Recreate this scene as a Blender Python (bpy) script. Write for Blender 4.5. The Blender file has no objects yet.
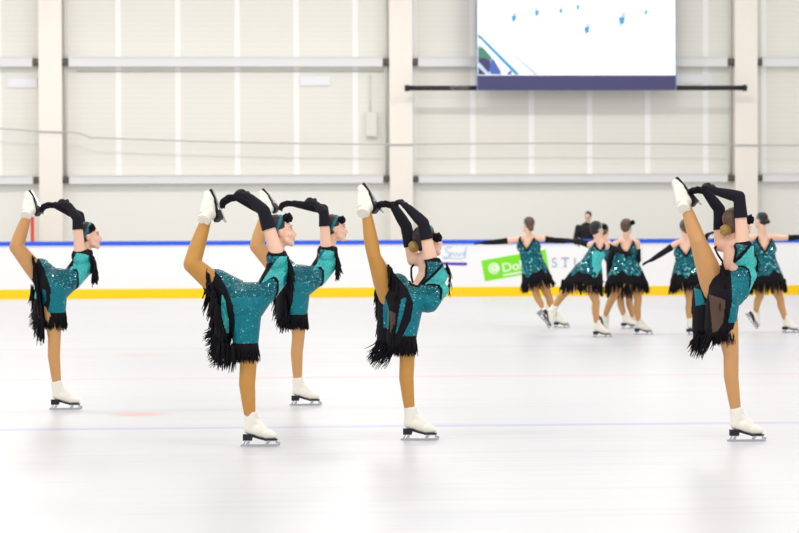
import bpy, bmesh, math, random
import numpy as np
from mathutils import Vector, Matrix

random.seed(7); np.random.seed(7)
SC = bpy.context.scene
COL = SC.collection
# ------------------------------------------------------------------ camera
F = 2900.0; CX, CY = 399.5, 266.5; EYE = 1.61
TH, RHO = math.atan(0.074), 0.0041
PHI = math.atan(41.5 / F)
fw = Vector((math.sin(TH) * math.cos(PHI), math.cos(TH) * math.cos(PHI), -math.sin(PHI)))
r0 = Vector((math.cos(TH), -math.sin(TH), 0))
u0 = r0.cross(fw)
UP = u0 * math.cos(RHO) + r0 * math.sin(RHO)
RT = r0 * math.cos(RHO) - u0 * math.sin(RHO)
CAM = Vector((0, 0, EYE))

def ray(px, py):
    return fw + RT * ((px - CX) / F) - UP * ((py - CY) / F)
def on_ground(px, py, z=0.0):
    d = ray(px, py); return CAM + d * ((z - EYE) / d.z)
def on_plane(px, py, Y):
    d = ray(px, py); return CAM + d * (Y / d.y)
def depth_of(p):
    return (p - CAM).dot(fw)

cam = bpy.data.cameras.new('camera'); cam.sensor_width = 36; cam.lens = F / 799 * 36
cam.clip_end = 500
co = bpy.data.objects.new('camera', cam); COL.objects.link(co)
M = Matrix((RT, UP, -fw)).transposed().to_4x4(); M.translation = CAM
co.matrix_world = M
cam.dof.use_dof = True; cam.dof.focus_distance = 21.9; cam.dof.aperture_fstop = 4.5
SC.camera = co

# --------------------------------------------------------------- materials
def lin(c):
    return tuple(((v / 255) / 12.92 if v / 255 <= .04045 else ((v / 255 + .055) / 1.055) ** 2.4) for v in c) + (1,)
MATS = {}
def mat(name, rgb, rough=.6, metal=0, spec=.4, noise=None, coat=0):
    if name in MATS: return MATS[name]
    m = bpy.data.materials.new(name); m.use_nodes = True
    nt = m.node_tree; b = nt.nodes['Principled BSDF']
    b.inputs['Base Color'].default_value = lin(rgb)
    b.inputs['Roughness'].default_value = rough; b.inputs['Metallic'].default_value = metal
    b.inputs['Specular IOR Level'].default_value = spec
    if noise:
        sc, amt = noise
        tc = nt.nodes.new('ShaderNodeTexCoord'); n = nt.nodes.new('ShaderNodeTexNoise')
        n.inputs['Scale'].default_value = sc; n.inputs['Detail'].default_value = 3
        nt.links.new(tc.outputs['Object'], n.inputs['Vector'])
        mx = nt.nodes.new('ShaderNodeMix'); mx.data_type = 'RGBA'
        c = lin(rgb)
        mx.inputs[6].default_value = tuple(v * (1 - amt) for v in c[:3]) + (1,)
        mx.inputs[7].default_value = tuple(min(1, v * (1 + amt)) for v in c[:3]) + (1,)
        nt.links.new(n.outputs['Fac'], mx.inputs[0]); nt.links.new(mx.outputs[2], b.inputs['Base Color'])
    MATS[name] = m; return m

def sequin(name, rgb, rgb2, scale, metal=.35, tilt=.8, rough=.3, coat=0):
    if name in MATS: return MATS[name]
    m = bpy.data.materials.new(name); m.use_nodes = True
    nt = m.node_tree; N = nt.nodes; L = nt.links; b = N['Principled BSDF']
    tc = N.new('ShaderNodeTexCoord'); v = N.new('ShaderNodeTexVoronoi'); v.inputs['Scale'].default_value = scale
    L.new(tc.outputs['Object'], v.inputs['Vector'])
    sep = N.new('ShaderNodeSeparateColor'); L.new(v.outputs['Color'], sep.inputs[0])
    mx = N.new('ShaderNodeMix'); mx.data_type = 'RGBA'
    mx.inputs[6].default_value = lin(rgb); mx.inputs[7].default_value = lin(rgb2)
    L.new(sep.outputs[0], mx.inputs[0]); L.new(mx.outputs[2], b.inputs['Base Color'])
    g = N.new('ShaderNodeNewGeometry')
    s1 = N.new('ShaderNodeVectorMath'); s1.operation = 'SUBTRACT'; s1.inputs[1].default_value = (.5, .5, .5)
    L.new(v.outputs['Color'], s1.inputs[0])
    s2 = N.new('ShaderNodeVectorMath'); s2.operation = 'SCALE'; s2.inputs['Scale'].default_value = tilt
    L.new(s1.outputs[0], s2.inputs[0])
    s3 = N.new('ShaderNodeVectorMath'); s3.operation = 'ADD'; L.new(g.outputs['Normal'], s3.inputs[0]); L.new(s2.outputs[0], s3.inputs[1])
    s4 = N.new('ShaderNodeVectorMath'); s4.operation = 'NORMALIZE'; L.new(s3.outputs[0], s4.inputs[0])
    L.new(s4.outputs[0], b.inputs['Normal'])
    # a few loose mirror sequins among the matt ones
    sel = N.new('ShaderNodeMath'); sel.operation = 'GREATER_THAN'; sel.inputs[1].default_value = 1 - coat; L.new(sep.outputs[1], sel.inputs[0])
    m2 = N.new('ShaderNodeMix'); m2.data_type = 'RGBA'; L.new(sel.outputs[0], m2.inputs[0]); L.new(mx.outputs[2], m2.inputs[6]); m2.inputs[7].default_value = lin((150, 222, 226))
    L.new(m2.outputs[2], b.inputs['Base Color'])
    for inp, lo, hi in (('Metallic', metal, .95), ('Roughness', rough, .12)):
        r_ = N.new('ShaderNodeMapRange'); r_.inputs['To Min'].default_value = lo; r_.inputs['To Max'].default_value = hi
        L.new(sel.outputs[0], r_.inputs['Value']); L.new(r_.outputs[0], b.inputs[inp])
    b.inputs['Specular IOR Level'].default_value = .25
    MATS[name] = m; return m

def emit(name, rgb, st=1.0):
    if name in MATS: return MATS[name]
    m = bpy.data.materials.new(name); m.use_nodes = True
    nt = m.node_tree; nt.nodes.clear()
    e = nt.nodes.new('ShaderNodeEmission'); e.inputs[0].default_value = lin(rgb); e.inputs[1].default_value = st
    o = nt.nodes.new('ShaderNodeOutputMaterial'); nt.links.new(e.outputs[0], o.inputs[0])
    MATS[name] = m; return m

SKIN = mat('skin', (238, 194, 170), .5, noise=(9, .06))
TIGHT = mat('tan_tights', (203, 151, 97), .5, noise=(14, .08))
TIGHTB = mat('honey_tights', (194, 140, 68), .5, noise=(14, .08))
TEAL = sequin('teal_sequin_cloth', (0, 100, 116), (0, 128, 142), 160, .05, .5, .5, .01)
TEALD = sequin('dark_teal_sequin_cloth', (0, 74, 88), (0, 112, 126), 150, .1, .9, .4, .09)
AQUA = sequin('turquoise_sequin_cloth', (44, 172, 172), (80, 208, 202), 170, .1, .7, .4, .06)
TEALB = sequin('teal_paillette_cloth', (0, 62, 74), (0, 116, 128), 42, .25, 1.0, .3, .10)
BLACK = mat('black_cloth', (20, 18, 24), .8, spec=.15, noise=(60, .2))
GLOVE = mat('black_glove_cloth', (24, 22, 32), .75, spec=.2, noise=(40, .2))
SHEER = mat('sheer_brown_mesh', (84, 62, 50), .7, noise=(80, .2))
BOOT = mat('ivory_boot_leather', (240, 236, 224), .4, noise=(20, .03))
SOLE = mat('black_sole', (26, 24, 34), .5)
STEEL = mat('blade_steel', (190, 192, 198), .25, .9)
HAIRD = mat('dark_hair', (38, 32, 34), .45, noise=(60, .4))
HAIRB = mat('brown_hair', (96, 74, 58), .45, noise=(60, .35))
HAIRG = mat('golden_brown_hair', (158, 126, 66), .45, noise=(50, .3))
BAND = mat('teal_headband', (8, 110, 124), .4)
LIPS = mat('lips', (190, 90, 90), .4)
EYEM = mat('eye_dark', (44, 34, 30), .2)
EYEW = mat('eye_white', (235, 232, 228), .2)

# ------------------------------------------------------------ mesh helpers
def link(name, me, mats, parent=None, loc=None, smooth=True):
    o = bpy.data.objects.new(name, me); COL.objects.link(o)
    for m in (mats if isinstance(mats, (list, tuple)) else [mats]):
        if m.name not in [x.name for x in me.materials if x]: me.materials.append(m)
    if parent: o.parent = parent
    if loc is not None: o.location = loc
    if smooth and len(me.polygons): me.polygons.foreach_set('use_smooth', [True] * len(me.polygons))
    return o
def tag(o, label=None, cat=None, group=None, kind=None):
    for k, v in (('label', label), ('category', cat), ('group', group), ('kind', kind)):
        if v: o[k] = v
    return o
def pydata(V, Fc, name='mesh'):
    me = bpy.data.meshes.new(name); me.from_pydata([tuple(v) for v in V], [], Fc); me.update(); return me

class MB:
    """collects shapes, builds ONE mesh object"""
    def __init__(s): s.V = []; s.F = []; s.mi = []
    def add(s, V, Fc, mi=0):
        o = len(s.V); s.V += [tuple(v) for v in V]; s.F += [tuple(i + o for i in f) for f in Fc]; s.mi += [mi] * len(Fc)
    def box(s, x0, x1, y0, y1, z0, z1, mi=0):
        V = [(x, y, z) for x in (x0, x1) for y in (y0, y1) for z in (z0, z1)]
        s.add(V, [(0, 1, 3, 2), (4, 6, 7, 5), (0, 4, 5, 1), (2, 3, 7, 6), (0, 2, 6, 4), (1, 5, 7, 3)], mi)
    def cone(s, a, b, ra, rb, w=None, k=1.0, seg=14, mi=0):
        a = Vector(a); b = Vector(b); d = b - a; L = d.length
        if L < 1e-6: d = Vector((0, 0, 1)); L = 0
        else: d = d / L
        t = Vector((0, 1, 0)) if abs(d.y) < .9 else Vector((1, 0, 0))
        e1 = d.cross(t).normalized(); e2 = d.cross(e1)
        rings = []
        for i in range(5):
            th = -math.pi / 2 + (i + .35) * (math.pi / 2) / 5; rings.append((a + d * (ra * math.sin(th)), ra * math.cos(th), a))
        n = max(1, int(L / .03))
        for i in range(n + 1):
            q = i / n; p = a.lerp(b, q); rings.append((p, ra + (rb - ra) * q, p))
        for i in range(1, 6):
            th = (i - .35) * (math.pi / 2) / 5; rings.append((b + d * (rb * math.sin(th)), rb * math.cos(th), b))
        V = []
        for (p, r, ax) in rings:
            for j in range(seg):
                ph = 2 * math.pi * j / seg; v = p + e1 * (r * math.cos(ph)) + e2 * (r * math.sin(ph))
                if w is not None: v = v + w * ((k - 1) * (v - ax).dot(w))
                V.append(v)
        Fc = []
        for i in range(len(rings) - 1):
            for j in range(seg):
                j2 = (j + 1) % seg
                Fc.append((i * seg + j, i * seg + j2, (i + 1) * seg + j2, (i + 1) * seg + j))
        Fc.append(tuple(reversed(range(seg)))); o = (len(rings) - 1) * seg; Fc.append(tuple(range(o, o + seg)))
        s.add(V, Fc, mi)
    def chain(s, pts, w=None, k=None, **kw):
        for i in range(len(pts) - 1):
            ki = 1.0 if k is None else (k if not isinstance(k, (list, tuple)) else .5 * (k[i] + k[i + 1]))
            s.cone(pts[i][0], pts[i + 1][0], pts[i][1], pts[i + 1][1], w, ki, **kw)
    def ell(s, c, ax, rad, nu=14, nv=9, mi=0):
        c = Vector(c); V = []; Fc = []
        for i in range(nv + 1):
            th = -math.pi / 2 + math.pi * i / nv
            th = max(-1.5, min(1.5, th))
            for j in range(nu):
                ph = 2 * math.pi * j / nu
                V.append(c + ax[0] * (rad[0] * math.cos(th) * math.cos(ph)) + ax[1] * (rad[1] * math.cos(th) * math.sin(ph)) + ax[2] * (rad[2] * math.sin(th)))
        for i in range(nv):
            for j in range(nu):
                j2 = (j + 1) % nu; Fc.append((i * nu + j, i * nu + j2, (i + 1) * nu + j2, (i + 1) * nu + j))
        Fc.append(tuple(reversed(range(nu)))); Fc.append(tuple(range(nv * nu, nv * nu + nu)))
        s.add(V, Fc, mi)
    def prism(s, prof, y0, y1, mi=0, taper=1.0):
        """side profile (x,z) extruded along y"""
        n = len(prof); V = [(x, y0, z) for x, z in prof] + [(x, y1, z) for x, z in prof]
        Fc = [tuple(range(n)), tuple(reversed(range(n, 2 * n)))]
        for i in range(n): j = (i + 1) % n; Fc.append((i, i + n, j + n, j))
        s.add(V, Fc, mi)
    def tube(s, pts, r, seg=6, mi=0):
        P = [Vector(p) for p in pts]; V = []; Fc = []
        for i, p in enumerate(P):
            d = (P[min(i + 1, len(P) - 1)] - P[max(i - 1, 0)]).normalized()
            t = Vector((0, 1, 0)) if abs(d.y) < .9 else Vector((1, 0, 0))
            e1 = d.cross(t).normalized(); e2 = d.cross(e1); ri = r[i] if isinstance(r, (list, tuple)) else r
            for j in range(seg):
                ph = 2 * math.pi * j / seg; V.append(p + e1 * (ri * math.cos(ph)) + e2 * (ri * math.sin(ph)))
        for i in range(len(P) - 1):
            for j in range(seg):
                j2 = (j + 1) % seg; Fc.append((i * seg + j, i * seg + j2, (i + 1) * seg + j2, (i + 1) * seg + j))
        Fc.append(tuple(reversed(range(seg)))); o = (len(P) - 1) * seg; Fc.append(tuple(range(o, o + seg)))
        s.add(V, Fc, mi)
    def mesh(s, name='mesh'):
        me = pydata(s.V, s.F, name)
        bm = bmesh.new(); bm.from_mesh(me); bmesh.ops.recalc_face_normals(bm, faces=bm.faces); bm.to_mesh(me); bm.free()
        if any(s.mi): me.polygons.foreach_set('material_index', s.mi)
        return me
    def build(s, name, mats, parent=None, loc=None, smooth=False):
        return link(name, s.mesh(name), mats, parent, loc, smooth)

def remesh(mb, vox, smooth=4):
    """one continuous skin around every shape in mb"""
    me = mb.mesh('tmp'); me.polygons.foreach_set('material_index', [0] * len(me.polygons))
    o = bpy.data.objects.new('tmp', me); COL.objects.link(o)
    md = o.modifiers.new('r', 'REMESH'); md.mode = 'VOXEL'; md.voxel_size = vox; md.adaptivity = 0
    dg = bpy.context.evaluated_depsgraph_get(); dg.update()
    out = bpy.data.meshes.new_from_object(o.evaluated_get(dg))
    bpy.data.objects.remove(o); bpy.data.meshes.remove(me)
    n = len(out.vertices); co_ = np.empty(n * 3); out.vertices.foreach_get('co', co_); co_ = co_.reshape(-1, 3)
    e = np.empty(len(out.edges) * 2, dtype=np.int64); out.edges.foreach_get('vertices', e); e = e.reshape(-1, 2)
    deg = np.bincount(e.ravel(), minlength=n).astype(float)[:, None]; deg[deg == 0] = 1
    for it in range(smooth):
        for lam in (.6, -.62):
            acc = np.zeros_like(co_)
            for k in range(3):
                acc[:, k] = np.bincount(e[:, 0], co_[e[:, 1], k], n) + np.bincount(e[:, 1], co_[e[:, 0], k], n)
            co_ += lam * (acc / deg - co_)
    out.vertices.foreach_set('co', co_.ravel()); out.update()
    return out
def centers(me):
    c = np.empty(len(me.polygons) * 3); me.polygons.foreach_get('center', c); return c.reshape(-1, 3)
def normals(me):
    c = np.empty(len(me.polygons) * 3); me.polygons.foreach_get('normal', c); return c.reshape(-1, 3)
def inpoly(P, poly):
    x, y = P[:, 0], P[:, 1]; r = np.zeros(len(P), bool); n = len(poly); j = n - 1
    for i in range(n):
        xi, yi = poly[i]; xj, yj = poly[j]
        if yi != yj:
            c = ((yi > y) != (yj > y)) & (x < (xj - xi) * (y - yi) / (yj - yi) + xi); r ^= c
        j = i
    return r
def bone_dist(C, a, b, ra, rb):
    a = np.array(a); b = np.array(b); d = b - a; t = np.clip(((C - a) @ d) / max(1e-9, d @ d), 0, 1)
    return np.linalg.norm(C - a - t[:, None] * d, axis=1) - (ra + (rb - ra) * t)
def setmi(me, mi): me.polygons.foreach_set('material_index', [int(i) for i in mi])
def delete_faces(me, mask):
    bm = bmesh.new(); bm.from_mesh(me); bm.faces.ensure_lookup_table()
    bmesh.ops.delete(bm, geom=[bm.faces[i] for i in np.nonzero(mask)[0]], context='FACES'); bm.to_mesh(me); bm.free()

# ------------------------------------------------------------------- skate
def boot_matrix(ankle, toe, sole):
    """frame whose x runs to the toe, z from the blade to the shin, ankle fixed"""
    t = Vector(toe).normalized(); z = -Vector(sole); z = (z - t * z.dot(t)).normalized(); y = z.cross(t)
    m = Matrix((t, y, z)).transposed().to_4x4(); m.translation = Vector(ankle) - m.to_3x3() @ Vector((.068, 0, .175)); return m
_boot = {}
def boot_meshes(vox, lean):
    key = (vox, round(lean, 1))
    if key in _boot: return _boot[key]
    W = Vector((0, 1, 0)); b = MB(); lx, lz = math.sin(key[1]), math.cos(key[1])
    up = lambda d, o=0.0: (.06 + lx * d + lz * o, 0, .15 + lz * d - lx * o)
    b.chain([(up(.09), .05), (up(.03), .047), ((.052, 0, .132), .043)], W, .9)
    b.chain([((.052, 0, .132), .044), ((.115, 0, .118), .05), ((.175, 0, .093), .04), ((.228, 0, .081), .027)], W, [.82, .8, .95, 1.25])
    b.chain([(up(.045, .03), .03), ((.15, 0, .125), .036)], W, .9)
    me = remesh(b, vox, 3)
    n = len(me.vertices); c = np.empty(n * 3); me.vertices.foreach_get('co', c); c = c.reshape(-1, 3)
    t = (c[:, 0] - .06) * lx + (c[:, 2] - .15) * lz; o = (c[:, 0] - .06) * lz - (c[:, 2] - .15) * lx
    ex = np.maximum(0, t - (.1 + .12 * o)); c[:, 0] -= ex * lx; c[:, 2] -= ex * lz
    bot = np.interp(c[:, 0], [0, .075, .12, .17, .25], [.088, .088, .066, .052, .056]); c[:, 2] = np.maximum(c[:, 2], bot)
    me.vertices.foreach_set('co', c.ravel()); me.update()
    s = MB()
    s.prism([(.004, .09), (.004, .046), (.07, .046), (.076, .07), (.12, .056), (.17, .044), (.256, .048), (.257, .056), (.17, .053), (.12, .067), (.08, .089)], -.032, .032)
    bl = MB()
    bl.prism([(-.016, .002), (.0, 0), (.25, 0), (.272, .006), (.277, .03), (.262, .036), (.255, .018), (-.012, .016)], -.003, .003)
    bl.prism([(.022, .016), (.045, .046), (.058, .046), (.05, .016)], -.003, .003); bl.prism([(.0, .016), (.02, .046), (.03, .046), (.016, .016)], -.003, .003)
    bl.prism([(.165, .016), (.18, .044), (.21, .046), (.19, .016)], -.003, .003); bl.prism([(.245, .016), (.238, .046), (.252, .046), (.262, .03)], -.003, .003)
    bl.box(.006, .07, -.03, .03, .042, .046); bl.box(.16, .25, -.03, .03, .041, .0445)
    lc = MB()
    for i in range(6):
        q = i / 5; A = Vector(up(.062, .052)).lerp(Vector((.158, 0, .138)), q)
        lc.tube([A + Vector((-.004, -.024, -.006)), A + Vector((.002, 0, .004)), A + Vector((-.004, .024, -.006))], .0026, 5)
    _boot[key] = (me, s.mesh('sole'), bl.mesh('blade'), lc.mesh('laces'))
    return _boot[key]
def add_boot(root, ankle, knee, toe, sole, vox, laces=True):
    m = boot_matrix(ankle, toe, sole); d = (m.to_3x3().transposed() @ (knee - ankle)).normalized()
    lean = max(-.7, min(.25, math.atan2(d.x, d.z)))
    me, s, bl, lc = boot_meshes(vox, lean)
    m.translation = ankle - m.to_3x3() @ Vector((.06, 0, .15))
    o = link('skate_boot', me, BOOT, root); o.matrix_local = m
    link('sole', s, SOLE, o, smooth=False); link('blade', bl, STEEL, o, smooth=False)
    if laces: link('laces', lc, BOOT, o)

# -------------------------------------------------------------------- hand
def hand(mb, wrist, d, n, g=1.0, curl=.6, thumb=1, core=False):
    """palm, four unequal bent fingers and a thumb leaving the side of the palm; n = side the palm faces"""
    d = Vector(d).normalized(); n = Vector(n); n = (n - d * n.dot(d)).normalized(); s = d.cross(n) * thumb; w = Vector(wrist)
    if core:
        mb.cone(w, w + d * .06, .02, .022, n, .6); return
    mb.cone(w, w + d * .03, .026 * g, .03 * g, n, .72)
    for i in range(4):
        mb.cone(w + d * .02, w + d * .085 + s * (.027 - .018 * i), .017 * g, .013 * g, n, .8)
    for i, L in enumerate((.068, .077, .072, .056)):
        p = w + d * .085 + s * (.028 - .0185 * i); a = .25 * curl
        for j in range(3):
            l = L * (.45, .31, .24)[j]; a += curl * (.35, .8, .6)[j]
            q = p + (d * math.cos(a) + n * math.sin(a)) * l
            mb.cone(p, q, .0105 * g * (1 - .08 * j), .0098 * g * (1 - .08 * j), seg=9); p = q
    p = w + d * .028 + s * .022
    q = p + (d * .6 + s * .75 + n * .25).normalized() * .042; mb.cone(p, q, .0145 * g, .0115 * g, seg=9)
    r = q + (d * .9 + s * .15 + n * (.3 + .5 * curl)).normalized() * .034; mb.cone(q, r, .0112 * g, .0095 * g, seg=9)

# -------------------------------------------------------------------- head
def head_shapes(mb, c, f, u):
    r = f.cross(u); A = (f, r, u); P = lambda a, b, z: c + f * a + r * b + u * z
    mb.ell(P(-.012, 0, .03), A, (.093, .074, .085)); mb.ell(P(.022, 0, -.03), A, (.064, .06, .08))
    mb.cone(P(.03, -.04, -.07), P(.068, 0, -.098), .024, .022); mb.cone(P(.03, .04, -.07), P(.068, 0, -.098), .024, .022)
    mb.cone(P(.084, 0, .004), P(.102, 0, -.034), .010, .0145)                       # nose
    mb.ell(P(.094, 0, -.04), A, (.012, .018, .01))
    mb.ell(P(.074, 0, .028), A, (.016, .05, .014))                                  # brow
    mb.ell(P(.08, 0, -.062), A, (.015, .024, .009)); mb.ell(P(.078, 0, -.074), A, (.014, .02, .008))
    for s in (-1, 1):
        mb.ell(P(-.008, s * .075, -.008), (( f + r * s * .25).normalized(), r, u), (.02, .011, .033)); mb.ell(P(.055, s * .04, -.03), A, (.024, .02, .02))
def face_parts(root, c, f, u):
    r = f.cross(u); A = (f, r, u); P = lambda a, b, z: c + f * a + r * b + u * z
    for s in (-1, 1):
        e = MB(); e.ell(P(.072, s * .031, .004), A, (.012, .016, .0085), 10, 6, 0); e.ell(P(.0795, s * .031, .004), A, (.006, .007, .007), 8, 5, 1)
        e.tube([P(.078, s * .016, .007), P(.085, s * .031, .0135), P(.072, s * .046, .007)], .0028, 5, 1)
        e.tube([P(.082, s * .016, .026), P(.087, s * .033, .032), P(.07, s * .052, .027)], .003, 5, 1)
        e.build('eye', [EYEW, EYEM], root, smooth=True)
    m = MB(); m.ell(P(.0915, 0, -.061), A, (.006, .02, .005), 10, 6); m.ell(P(.0885, 0, -.071), A, (.006, .018, .006), 10, 6); m.build('lips', LIPS, root, smooth=True)
def hair(root, c, f, u, hm, vox, bun, bunr, bunm=None, flower=None, band=True):
    r = f.cross(u); A = (f, r, u); P = lambda a, b, z: c + f * a + r * b + u * z
    mb = MB(); mb.ell(P(-.027, 0, .04), A, (.094, .082, .088)); mb.ell(P(-.05, 0, -.01), A, (.066, .068, .066))
    mb.cone(P(-.005, -.07, .02), P(-.002, -.07, -.0), .015, .008); mb.cone(P(-.005, .07, .02), P(-.002, .07, -.0), .015, .008)
    if bunm is None: mb.ell(P(*bun), A, (bunr, bunr, bunr * .95)); mb.cone(P(-.08, 0, .02), P(*bun), .03, .03)
    h = link('hair', remesh(mb, vox, 3), hm, root)
    if bunm is not None:
        b = MB(); b.ell(P(*bun), A, (bunr, bunr, bunr * .95))
        for i in range(5):
            a = i * 1.25; b.ell(P(bun[0] - .012, bun[1] + math.cos(a) * bunr * .45, bun[2] + math.sin(a) * bunr * .45), A, (bunr * .7, bunr * .62, bunr * .62))
        link('hair_bun', remesh(b, vox, 3), bunm, h)
    if band:
        b = MB(); t = (u * .86 + f * .5).normalized(); e = (f * .86 - u * .5).normalized(); cc = P(-.022, 0, .035)
        pts = [cc + t * (.096 * math.cos(a)) + r * (.087 * math.sin(a)) for a in [math.pi * 2 * i / 28 for i in range(29)]]
        V = []; Fc = []
        for i, p in enumerate(pts): V += [p - e * .013, p + e * .013, p * .98 + cc * .02 + e * .013, p * .98 + cc * .02 - e * .013]
        for i in range(len(pts) - 1):
            for k in range(4): Fc.append((i * 4 + k, i * 4 + (k + 1) % 4, (i + 1) * 4 + (k + 1) % 4, (i + 1) * 4 + k))
        b.add(V, Fc); b.build('headband', BAND, h, smooth=True)
    if flower is not None:
        b = MB(); fc = Vector(flower)
        for i in range(16):
            a = i * 2.4; z = 1 - 2 * (i + .5) / 16; q0 = math.sqrt(1 - z * z); dv = Vector((q0 * math.cos(a), q0 * math.sin(a), z))
            q = dv.orthogonal().normalized(); b.ell(fc + dv * .022, (dv, q, dv.cross(q)), (.02, .018, .011), 8, 5)
        b.ell(fc, (Vector((1, 0, 0)), Vector((0, 1, 0)), Vector((0, 0, 1))), (.026, .026, .026), 8, 6)
        b.build('hair_flower', BLACK, h, smooth=True)
    return h

# ------------------------------------------------------------------ fringe
class Fringe:
    def __init__(s): s.mb = MB()
    def strand(s, p, L, sway=(0, 0), wig=.012, r=.0045, seg=4):
        p = Vector(p); n = 4; pts = []
        ox, oy = random.gauss(0, wig), random.gauss(0, wig)
        for i in range(n + 1):
            q = i / n; pts.append(p + Vector((sway[0] * q * q + ox * q + random.gauss(0, .003) * q, sway[1] * q * q + oy * q, -L * q)))
        s.mb.tube(pts, [r, r * 1.1, r, r * .8, r * .35], seg)
    def line(s, pts, n, L0, L1, sway=(0, 0), wig=.014, r=.0045, jy=.01):
        P = [Vector(p) for p in pts]; D = [0]
        for i in range(1, len(P)): D.append(D[-1] + (P[i] - P[i - 1]).length)
        for k in range(n):
            t = random.random() * D[-1]; i = max(1, next((j for j in range(1, len(D)) if D[j] >= t), len(D) - 1))
            p = P[i - 1].lerp(P[i], (t - D[i - 1]) / max(1e-6, D[i] - D[i - 1]))
            s.strand(p + Vector((random.gauss(0, .004), random.gauss(0, jy), random.gauss(0, .004))), random.uniform(L0, L1), sway, wig, r)
    def ring(s, c, rx, ry, n, L0, L1, sway=(0, 0), wig=.012, r=.005, flare=0, tilt=0, zf=None):
        c = Vector(c)
        for k in range(n):
            a = random.random() * 2 * math.pi; q = 1 - .12 * random.random()
            p = c + Vector((rx * q * math.cos(a), ry * q * math.sin(a), tilt * math.cos(a) + random.gauss(0, .006) + (zf(a) if zf else 0)))
            s.strand(p, random.uniform(L0, L1), (sway[0] + flare * math.cos(a), sway[1] + flare * math.sin(a)), wig, r)
    def build(s, parent): return s.mb.build('fringe', BLACK, parent, smooth=True)

def person_root(body_me, label, mats, loc, rotz, group=None):
    o = link('person', body_me, mats, None, loc); o.rotation_euler = (0, 0, rotz)
    tag(o, label, 'person', group); return o

# ------------------------------------------------------------ one skater
def seg_dist(P, poly, closed=True):
    best = np.full(len(P), 1e9); n = len(poly)
    for i in range(n if closed else n - 1):
        a = np.array(poly[i], float); b = np.array(poly[(i + 1) % n], float); d = b - a
        t = np.clip(((P - a) @ d) / max(1e-9, d @ d), 0, 1); best = np.minimum(best, np.linalg.norm(P - a - t[:, None] * d, axis=1))
    return best

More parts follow.
